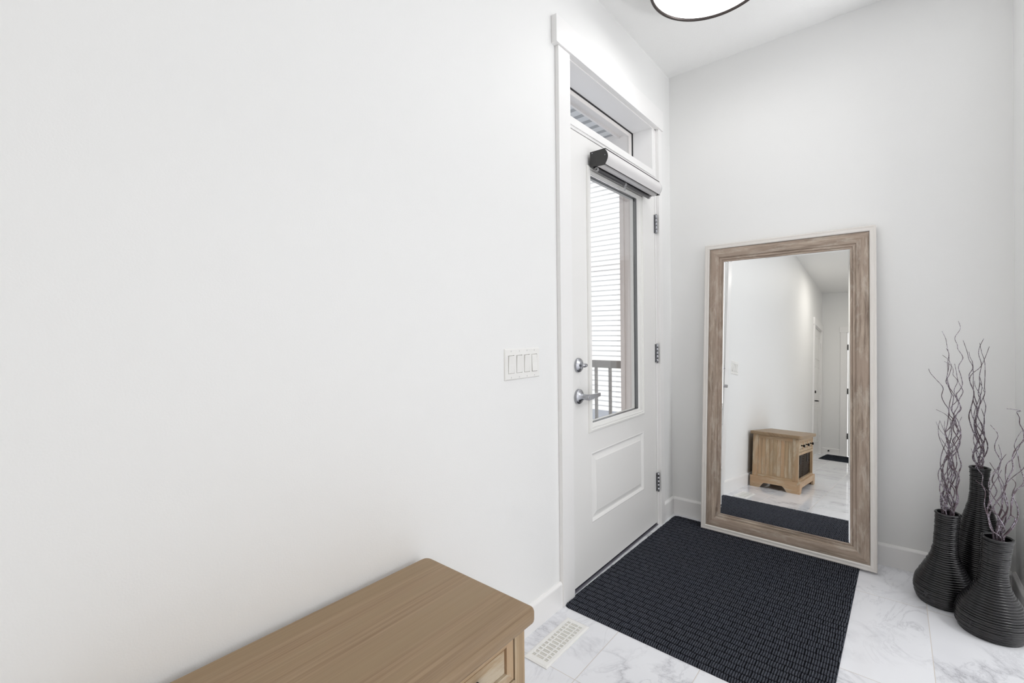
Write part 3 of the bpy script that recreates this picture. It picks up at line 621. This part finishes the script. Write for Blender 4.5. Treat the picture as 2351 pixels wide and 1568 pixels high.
# twigs, each one a thing
TW = {"left":[[[1.261,-0.248,0.382],[1.264,-0.246,0.434],[1.262,-0.243,0.491],[1.252,-0.24,0.529],[1.253,-0.237,0.554],[1.261,-0.234,0.593],[1.272,-0.231,0.621],[1.272,-0.231,0.653],[1.281,-0.231,0.695],[1.283,-0.234,0.739],[1.289,-0.238,0.784],[1.283,-0.243,0.81],[1.285,-0.249,0.84],[1.287,-0.255,0.868],[1.278,-0.261,0.886],[1.272,-0.266,0.915],[1.267,-0.269,0.949],[1.271,-0.269,0.981],[1.273,-0.267,1.013],[1.273,-0.263,1.044],[1.269,-0.256,1.068],[1.265,-0.247,1.105],[1.254,-0.238,1.138]],[[1.287,-0.241,0.386],[1.273,-0.239,0.422],[1.269,-0.237,0.461],[1.284,-0.235,0.505],[1.295,-0.234,0.544],[1.276,-0.234,0.572],[1.28,-0.235,0.608],[1.297,-0.237,0.64],[1.307,-0.24,0.68],[1.297,-0.245,0.705],[1.286,-0.249,0.733],[1.292,-0.254,0.778],[1.297,-0.259,0.798],[1.307,-0.263,0.828],[1.295,-0.265,0.875],[1.303,-0.266,0.894],[1.313,-0.265,0.92],[1.309,-0.262,0.956],[1.302,-0.258,0.992],[1.316,-0.251,1.029],[1.302,-0.244,1.063],[1.301,-0.236,1.081],[1.294,-0.229,1.11],[1.311,-0.222,1.147],[1.306,-0.217,1.179]],[[1.293,-0.246,0.395],[1.295,-0.25,0.442],[1.295,-0.253,0.486],[1.303,-0.256,0.531],[1.295,-0.257,0.559],[1.28,-0.257,0.573],[1.272,-0.255,0.617],[1.287,-0.251,0.642],[1.303,-0.245,0.677],[1.31,-0.239,0.711],[1.298,-0.232,0.74],[1.286,-0.227,0.773],[1.277,-0.223,0.785],[1.273,-0.223,0.812],[1.261,-0.225,0.835],[1.252,-0.231,0.865],[1.256,-0.24,0.901],[1.234,-0.249,0.935],[1.216,-0.26,0.962],[1.21,-0.268,0.98]],[[1.254,-0.251,0.384],[1.257,-0.253,0.42],[1.265,-0.255,0.466],[1.27,-0.255,0.513],[1.287,-0.254,0.556],[1.285,-0.251,0.596],[1.275,-0.247,0.633],[1.269,-0.242,0.675],[1.263,-0.237,0.711],[1.277,-0.231,0.735],[1.286,-0.227,0.767],[1.296,-0.225,0.788],[1.312,-0.225,0.816],[1.302,-0.228,0.847],[1.288,-0.234,0.879],[1.272,-0.241,0.91],[1.264,-0.25,0.929],[1.273,-0.259,0.954],[1.28,-0.267,0.992],[1.272,-0.272,1.018],[1.253,-0.275,1.039]],[[1.278,-0.247,0.383],[1.282,-0.25,0.431],[1.289,-0.253,0.476],[1.274,-0.256,0.511],[1.266,-0.257,0.553],[1.27,-0.256,0.594],[1.268,-0.254,0.639],[1.286,-0.249,0.664],[1.301,-0.243,0.694],[1.31,-0.237,0.72],[1.302,-0.231,0.764],[1.288,-0.226,0.792],[1.281,-0.223,0.818],[1.299,-0.224,0.849],[1.291,-0.227,0.891],[1.301,-0.234,0.93],[1.287,-0.243,0.956],[1.287,-0.253,0.973],[1.281,-0.262,0.994],[1.259,-0.271,1.013]],[[1.291,-0.249,0.392],[1.297,-0.246,0.444],[1.294,-0.243,0.489],[1.298,-0.238,0.523],[1.305,-0.234,0.558],[1.311,-0.231,0.584],[1.304,-0.23,0.617],[1.297,-0.232,0.651],[1.285,-0.235,0.681],[1.301,-0.242,0.719],[1.294,-0.249,0.763],[1.288,-0.257,0.797],[1.299,-0.264,0.828],[1.303,-0.268,0.858],[1.314,-0.27,0.89],[1.309,-0.267,0.91],[1.3,-0.261,0.935],[1.296,-0.251,0.973],[1.292,-0.24,1.002]],[[1.264,-0.241,0.383],[1.269,-0.236,0.438],[1.277,-0.234,0.477],[1.28,-0.235,0.516],[1.288,-0.241,0.548],[1.296,-0.251,0.589],[1.293,-0.26,0.633],[1.297,-0.266,0.669],[1.307,-0.265,0.707],[1.3,-0.256,0.73],[1.287,-0.242,0.758],[1.264,-0.227,0.788],[1.235,-0.216,0.804]],[[1.295,-0.248,0.393],[1.3,-0.244,0.433],[1.298,-0.238,0.468],[1.292,-0.232,0.488],[1.273,-0.231,0.51],[1.269,-0.234,0.531],[1.269,-0.243,0.571],[1.272,-0.255,0.617],[1.272,-0.265,0.654],[1.286,-0.269,0.68],[1.295,-0.266,0.723],[1.302,-0.254,0.756],[1.313,-0.237,0.785]],[[1.249,-0.243,0.389],[1.246,-0.246,0.445],[1.261,-0.25,0.484],[1.259,-0.253,0.522],[1.253,-0.257,0.556],[1.257,-0.259,0.598],[1.27,-0.258,0.641],[1.266,-0.256,0.683],[1.261,-0.251,0.713],[1.269,-0.244,0.753],[1.274,-0.237,0.806],[1.277,-0.229,0.837],[1.283,-0.224,0.874],[1.274,-0.221,0.903],[1.268,-0.222,0.935],[1.272,-0.227,0.965],[1.271,-0.235,1.006],[1.274,-0.246,1.044],[1.266,-0.257,1.066]]],"tall":[[[1.376,-0.125,0.553],[1.368,-0.124,0.569],[1.358,-0.123,0.602],[1.362,-0.124,0.639],[1.37,-0.127,0.667],[1.361,-0.131,0.696],[1.35,-0.135,0.733],[1.343,-0.139,0.775],[1.348,-0.143,0.808],[1.356,-0.144,0.85],[1.358,-0.143,0.882],[1.347,-0.139,0.921],[1.345,-0.133,0.951],[1.356,-0.126,0.975],[1.356,-0.119,0.991],[1.346,-0.113,1.017],[1.342,-0.109,1.045],[1.329,-0.109,1.098]],[[1.371,-0.131,0.553],[1.373,-0.128,0.577],[1.389,-0.125,0.608],[1.381,-0.121,0.641],[1.371,-0.12,0.686],[1.362,-0.121,0.73],[1.364,-0.125,0.766],[1.368,-0.131,0.8],[1.366,-0.138,0.834],[1.358,-0.144,0.869],[1.356,-0.147,0.909],[1.356,-0.146,0.96],[1.355,-0.14,1.003],[1.348,-0.131,1.027],[1.346,-0.12,1.048]],[[1.379,-0.132,0.555],[1.371,-0.135,0.595],[1.364,-0.138,0.633],[1.371,-0.139,0.675],[1.381,-0.138,0.709],[1.384,-0.134,0.74],[1.372,-0.128,0.77],[1.371,-0.122,0.805],[1.384,-0.116,0.84],[1.394,-0.114,0.876],[1.393,-0.116,0.9],[1.394,-0.121,0.955],[1.392,-0.13,1.009],[1.382,-0.14,1.049],[1.376,-0.149,1.087]],[[1.373,-0.134,0.554],[1.371,-0.136,0.572],[1.383,-0.137,0.592],[1.387,-0.137,0.622],[1.373,-0.135,0.669],[1.363,-0.131,0.708],[1.36,-0.126,0.748],[1.369,-0.121,0.775],[1.374,-0.117,0.802],[1.38,-0.115,0.843],[1.374,-0.116,0.872],[1.378,-0.121,0.911],[1.377,-0.127,0.949],[1.382,-0.135,0.996],[1.373,-0.143,1.041],[1.377,-0.149,1.074],[1.388,-0.152,1.106]],[[1.378,-0.126,0.553],[1.367,-0.127,0.569],[1.357,-0.129,0.615],[1.371,-0.132,0.642],[1.386,-0.135,0.665],[1.391,-0.139,0.687],[1.385,-0.141,0.718],[1.379,-0.142,0.75],[1.369,-0.141,0.778],[1.368,-0.137,0.804],[1.357,-0.133,0.843],[1.36,-0.127,0.88],[1.35,-0.121,0.912],[1.349,-0.116,0.938],[1.359,-0.112,0.958],[1.375,-0.111,0.975],[1.386,-0.113,0.994],[1.398,-0.118,1.035],[1.407,-0.125,1.072]],[[1.374,-0.126,0.553],[1.372,-0.128,0.6],[1.384,-0.133,0.632],[1.387,-0.138,0.669],[1.379,-0.141,0.686],[1.367,-0.14,0.719],[1.365,-0.134,0.756],[1.369,-0.124,0.791],[1.38,-0.115,0.832],[1.38,-0.111,0.867],[1.365,-0.115,0.901],[1.362,-0.125,0.925]],[[1.375,-0.134,0.555],[1.375,-0.137,0.602],[1.379,-0.137,0.638],[1.388,-0.133,0.668],[1.392,-0.125,0.69],[1.39,-0.118,0.735],[1.392,-0.115,0.776],[1.396,-0.12,0.82],[1.388,-0.131,0.853],[1.39,-0.144,0.879],[1.375,-0.152,0.924]]],"right":[[[1.394,-0.387,0.369],[1.397,-0.389,0.393],[1.406,-0.389,0.433],[1.422,-0.389,0.476],[1.414,-0.386,0.52],[1.417,-0.381,0.559],[1.427,-0.376,0.593],[1.439,-0.37,0.627],[1.438,-0.365,0.658],[1.442,-0.361,0.681],[1.452,-0.361,0.706],[1.467,-0.363,0.735],[1.466,-0.369,0.769],[1.456,-0.377,0.795],[1.454,-0.387,0.819],[1.446,-0.396,0.841],[1.455,-0.404,0.847],[1.437,-0.408,0.851],[1.418,-0.409,0.852]],[[1.385,-0.387,0.373],[1.373,-0.389,0.428],[1.369,-0.388,0.463],[1.379,-0.382,0.491],[1.396,-0.372,0.532],[1.385,-0.364,0.571],[1.399,-0.361,0.614],[1.408,-0.366,0.647],[1.392,-0.378,0.687],[1.39,-0.394,0.717],[1.396,-0.406,0.753],[1.376,-0.409,0.787]],[[1.398,-0.375,0.365],[1.398,-0.379,0.394],[1.402,-0.387,0.437],[1.387,-0.394,0.463],[1.388,-0.395,0.49],[1.407,-0.388,0.529],[1.406,-0.374,0.561],[1.401,-0.361,0.597],[1.407,-0.355,0.624],[1.411,-0.361,0.666],[1.401,-0.378,0.711]],[[1.4,-0.382,0.375],[1.404,-0.389,0.422],[1.42,-0.392,0.463],[1.423,-0.384,0.501],[1.416,-0.369,0.539],[1.403,-0.359,0.577],[1.403,-0.363,0.622],[1.408,-0.382,0.654],[1.417,-0.405,0.683]],[[1.405,-0.378,0.368],[1.414,-0.383,0.413],[1.429,-0.39,0.455],[1.431,-0.394,0.509],[1.44,-0.392,0.547],[1.46,-0.384,0.572],[1.466,-0.372,0.596],[1.458,-0.361,0.634],[1.453,-0.356,0.679],[1.444,-0.361,0.708],[1.449,-0.375,0.741],[1.458,-0.393,0.772]],[[1.394,-0.374,0.371],[1.396,-0.377,0.406],[1.4,-0.384,0.446],[1.408,-0.391,0.487],[1.41,-0.396,0.528],[1.42,-0.394,0.576],[1.418,-0.385,0.587],[1.422,-0.372,0.637],[1.441,-0.36,0.661],[1.453,-0.354,0.692],[1.462,-0.359,0.72],[1.477,-0.374,0.742]],[[1.407,-0.38,0.376],[1.404,-0.389,0.422],[1.396,-0.393,0.445],[1.379,-0.383,0.461],[1.374,-0.365,0.474],[1.38,-0.357,0.507],[1.364,-0.372,0.539],[1.337,-0.399,0.569]],[[1.383,-0.384,0.378],[1.371,-0.39,0.431],[1.361,-0.39,0.479],[1.365,-0.38,0.524],[1.357,-0.366,0.549],[1.36,-0.359,0.582],[1.345,-0.368,0.609],[1.333,-0.389,0.66],[1.324,-0.408,0.69]],[[1.396,-0.376,0.379],[1.4,-0.383,0.436],[1.408,-0.392,0.477],[1.406,-0.394,0.504],[1.414,-0.383,0.536],[1.423,-0.366,0.566],[1.443,-0.356,0.594],[1.467,-0.363,0.63],[1.475,-0.385,0.682]],[[1.415,-0.373,0.366],[1.43,-0.379,0.402],[1.442,-0.391,0.445],[1.43,-0.396,0.461],[1.434,-0.385,0.491],[1.442,-0.364,0.526],[1.457,-0.354,0.553],[1.477,-0.369,0.574]],[[1.413,-0.387,0.367],[1.425,-0.382,0.388],[1.445,-0.37,0.423],[1.453,-0.363,0.466],[1.445,-0.374,0.503],[1.433,-0.395,0.533],[1.441,-0.407,0.577],[1.434,-0.393,0.592]]]}
GRP = {'left': ('curly glittered willow twig standing in the short vase nearest the mirror', 'twigs in the vase nearest the mirror', (1.268, -.242, .376), .026),
       'tall': ('curly glittered willow twig standing in the tallest vase', 'twigs in the tall vase', (1.377, -.120, .556), .018),
       'right': ('curly glittered willow twig standing in the front vase at the right edge', 'twigs in the front vase', (1.396, -.387, .360), .030)}
def smooth_path(p, n=5):
    out = []; P_ = [Vector(q) for q in p]
    for i in range(len(P_)-1):
        a, b_, c, d = P_[max(i-1, 0)], P_[i], P_[i+1], P_[min(i+2, len(P_)-1)]
        for j in range(n):
            t = j/n; out.append(.5*((2*b_)+(c-a)*t+(2*a-5*b_+4*c-d)*t*t+(3*b_-a-3*c+d)*t**3))
    out.append(P_[-1]); return out
rnd = random.Random(12)
for key, (label, grp, nk, rk) in GRP.items():
    paths = [list(map(tuple, l)) for l in TW[key]]
    for q in range({'left': 7, 'tall': 4, 'right': 3}[key]):        # more twigs woven through the bunch
        a = rnd.uniform(0, 6.28); rr = rk*.7*rnd.random()**.5; x, y, z = nk[0]+rr*math.cos(a), nk[1]+rr*math.sin(a), nk[2]; p_ = [(x, y, z)]
        top_ = nk[2]+rnd.uniform(.22, .48)*({'left': 1, 'tall': .75, 'right': .6}[key]); ph = rnd.uniform(0, 6.28); w_ = rnd.uniform(19, 27); am = rnd.uniform(.014, .026); dx_, dy_ = rnd.uniform(-.012, .012), rnd.uniform(-.02, .02)
        while z < top_:
            z += .032; s_ = (z-nk[2]); p_.append((min(1.482, nk[0]+am*math.sin(ph+w_*s_)+dx_*s_*3), nk[1]+am*math.cos(ph+w_*s_*.9)+dy_*s_*3, z))
        paths.append(p_)
    for pth in paths:
        x0, y0, z0 = pth[0]; dx_, dy_ = x0-nk[0], y0-nk[1]; dd = math.hypot(dx_, dy_); f = min(1, rk*.75/max(dd, 1e-6))
        pth[0] = (nk[0]+dx_*f, nk[1]+dy_*f, max(z0, nk[2]+.004))
        pth = [(nk[0]+dx_*f*.3, nk[1]+dy_*f*.3, nk[2]-.13), (nk[0]+dx_*f*.8, nk[1]+dy_*f*.8, nk[2]-.05)] + pth
        sp_ = smooth_path(pth); n = len(sp_); b0 = rnd.uniform(.0022, .0029)
        mb = MB(); org = sp_[0].copy(); mb.tube([v-org for v in sp_], [b0*(1-.68*(i/n)**1.2)*(1+.12*math.sin(i*1.9+b0*9e3)) for i in range(n)], 7)
        o = mb.build('twig', M['twig'], smooth=True); o.location = org; tag(o, label, 'twig', grp)

# ------------------------------------------------------------------ ceiling light
cl = tag(empty('ceiling_light', (.49, -.785, HC)), 'round flush ceiling light with dark metal rim and glowing white diffuser', 'ceiling light')
mb = MB(); mb.lathe([(.2485, -.0955), (.2510, -.0945), (.2520, -.092), (.2520, -.062), (.2495, -.060), (.2405, -.060), (.2395, -.0955), (.2485, -.0955)], 96); mb.build('rim', M['bronze'], cl)
mb = MB(); mb.lathe([(.2400, -.086), (.20, -.0905), (.12, -.0935), (.05, -.0945), (.0001, -.095)], 96); mb.build('diffuser', M['diffuser'], cl)
mb = MB(); mb.lathe([(.10, -.0001), (.19, -.0001), (.222, -.02), (.241, -.060), (.241, -.066)], 64); mb.build('housing', M['plastic'], cl)

# ------------------------------------------------------------------ far end of the hall
d2 = st(empty('door_2', (0, -6.12, 0)))
def hw(mb, z, y, s=1): mb.tube([(.0, y, z), (.012, y, z)], .028, 20)
mb = MB(); T = lambda a, b_, d: (-.012+d, a, b_)
rings(mb, [(-.36, .36, .01, 2.04, -.04), (-.36, .36, .01, 2.04, 0), (-.355, .355, .015, 2.035, 0)], T)
mb.build('door_leaf', M['door'], d2)
for a0, a1 in ((-.27, -.04), (.04, .27)):
    for c0, c1 in ((.20, .78), (1.02, 1.42), (1.54, 1.92)):
        mb = MB(); rings(mb, [(a0, a1, c0, c1, .001), (a0+.006, a1-.006, c0+.006, c1-.006, .006), (a0+.015, a1-.015, c0+.015, c1-.015, .001), (a0+.05, a1-.05, c0+.05, c1-.05, .006)], T); mb.build('door_panel', M['door'], d2)
mb = MB(); mb.tube([(-.012, .29, 1.0), (.006, .29, 1.0)], .030, 20); mb.box(.006, .026, .285, .295, .98, 1.02); mb.build('deadbolt', M['black_metal'], d2)
mb = MB(); mb.tube([(-.012, .29, .86), (-.002, .29, .86)], .030, 20); mb.tube([(-.002, .29, .86), (.045, .29, .86)], .010, 12); mb.box(.037, .053, .18, .30, .852, .870); mb.build('lever', M['black_metal'], d2)
for z in (1.80, 1.03, .25):
    mb = MB(); mb.tube([(.006, -.367, z-.05), (.006, -.367, z+.05)], .007, 10); mb.box(-.002, .001, -.385, -.36, z-.05, z+.05); mb.build('hinge', M['nickel'], d2)
casing('trim_5', (0, .018, -5.760, -5.670, 0, 2.13), (0, .018, -6.570, -6.480, 0, 2.13), (0, .022, -6.590, -5.650, 2.06, 2.17), (-.14, 0, -5.76, -5.74, 0, 2.06), (-.14, 0, -6.50, -6.48, 0, 2.06), (-.14, 0, -6.5, -5.74, 2.045, 2.06))
d3 = st(empty('door_3', (.76, -6.6, 0)))
mb = MB(); T = lambda a, b_, d: (a, -.008+d, b_); rings(mb, [(-.385, .39, .01, 2.035, -.03), (-.385, .39, .01, 2.035, 0), (-.38, .385, .015, 2.03, 0)], T); mb.build('door_leaf', M['door'], d3)
for a0, a1 in ((-.28, -.04), (.04, .28)):
    for c0, c1 in ((.20, .84), (1.02, 1.90)):
        mb = MB(); rings(mb, [(a0, a1, c0, c1, .001), (a0+.006, a1-.006, c0+.006, c1-.006, .006), (a0+.015, a1-.015, c0+.015, c1-.015, .001), (a0+.05, a1-.05, c0+.05, c1-.05, .006)], T); mb.build('door_panel', M['door'], d3)
for z in (1.80, 1.065, .33):
    mb = MB(); mb.tube([(-.390, .004, z-.047), (-.390, .004, z+.047)], .008, 10); mb.build('hinge', M['black_metal'], d3)
mb = MB(); mb.tube([(-.33, -.008, .88), (-.33, .04, .88)], .010, 12); mb.box(-.345, -.26, .034, .046, .873, .887); mb.build('lever', M['black_metal'], d3)
casing('trim_6', (.268, .352, -6.6, -6.582, 0, 2.08), (1.168, 1.252, -6.6, -6.582, 0, 2.08), (.255, 1.265, -6.6, -6.578, 2.05, 2.15), (.35, .366, -6.74, -6.6, 0, 2.05), (1.154, 1.17, -6.74, -6.6, 0, 2.05))
ds = tag(empty('door_stop', (.115, -6.586, .06)), 'small black spring door stop on the hall baseboard, seen in the mirror', 'door stop')
mb = MB(); mb.tube([(0, 0, 0), (0, .008, 0)], .012, 14); mb.build('mount', M['black_metal'], ds)
mb = MB(); mb.tube([(.0055*math.cos(i*.9), .008+i*.0009, .0055*math.sin(i*.9)) for i in range(70)], .0016, 6); mb.build('spring', M['black_metal'], ds)
mb = MB(); mb.tube([(0, .070, 0), (0, .080, 0)], .008, 12); mb.build('tip', M['black_metal'], ds)

# ------------------------------------------------------------------ outside the door
st(boxo('porch_floor', M['ground'], -1.9, -.16, -2.4, .42, -.16, -.06))
g = st(boxo('ground', M['ground'], -16, -.16, -6, 5.38, -.62, -.455))
rl = tag(empty('porch_railing', (-1.0, .30, -.06)), 'grey metal porch railing with square balusters seen through the door glass', 'railing')
mb = MB(); mb.box(-.85, .545, -.022, .022, .930, .986); mb.build('top_rail', M['rail'], rl, bevel=.003)
mb = MB(); mb.box(-.85, .545, -.016, .016, .06, .095); mb.build('bottom_rail', M['rail'], rl)
for i in range(11):
    mb = MB(); x = .524-i*.1215; mb.box(x-.0095, x+.0095, -.0095, .0095, .095, .930); mb.build('baluster', M['rail'], rl)
pp = tag(empty('porch_post', (-.375, .30, -.06)), 'square taupe porch post standing at the end of the porch railing', 'post')
mb = MB(); mb.box(-.082, .075, -.075, .075, 0, 2.50); mb.build('shaft', M['post'], pp, bevel=.004)
mb = MB()
for sx_, sy_ in ((-1, -1), (1, -1), (-1, 1), (1, 1)):
    cx, cy = -.0035+sx_*.0695, sy_*.066; mb.box(cx-.016, cx+.016, cy-.016, cy+.016, 0, 2.50)
mb.build('corner_trim', M['post'], pp)
# porch ceiling: vented panels
mb = MB(); mb.box(-1.9, -.45, -2.4, .30, 2.60, 2.62)
pc = st(mb.build('porch_ceiling', M['soffit']))
mb = MB()
for i in range(26):
    y = .25-i*.101; mb.box(-1.85, -.478, y-.055, y-.022, 2.5975, 2.6002)
v_ = mb.build('vent_strips', M['vent_strip'], pc); v_['kind'] = 'stuff'
mb = MB(); mb.box(-.455, -.16, -2.4, .42, 2.575, 2.62); mb.box(-.47, -.455, -2.4, .42, 2.560, 2.62); mb.box(-1.9, -.16, .22, .42, 2.44, 2.62); mb.box(-1.95, -1.8, -2.4, .42, 2.44, 2.62); mb.box(-1.95, -.16, -2.4, .42, 2.62, 2.66)
st(mb.build('trim_7', M['vinyl']))
# exterior face of the house beside the door
b = MB(); b.box(-.17, -.14, -.213, .14, -.16, 2.62); b.box(-.17, -.14, -2.4, -1.172, -.16, 2.62); b.box(-.17, -.14, -1.172, -.213, 2.356, 2.62)
st(b.build('wall_exterior', M['soffit']))
# neighbouring house with real laps of siding
nh = tag(empty('neighbour_house', (-4, 5.4, -.455)), 'neighbouring house clad in white horizontal siding seen through the door glass', 'house')
mb = MB(); e_ = .1016
for i in range(62):
    z = i*e_; mb.face([(-9, -.032, z), (3.8, -.032, z), (3.8, -.003, z+e_), (-9, -.003, z+e_)]); mb.face([(-9, .0, z), (3.8, .0, z), (3.8, -.032, z), (-9, -.032, z)])
sd_ = mb.build('siding', M['siding'], nh)
mb = MB(); mb.box(-9, 3.8, .0, .3, 0, 6.3); mb.build('wall', M['soffit'], nh)
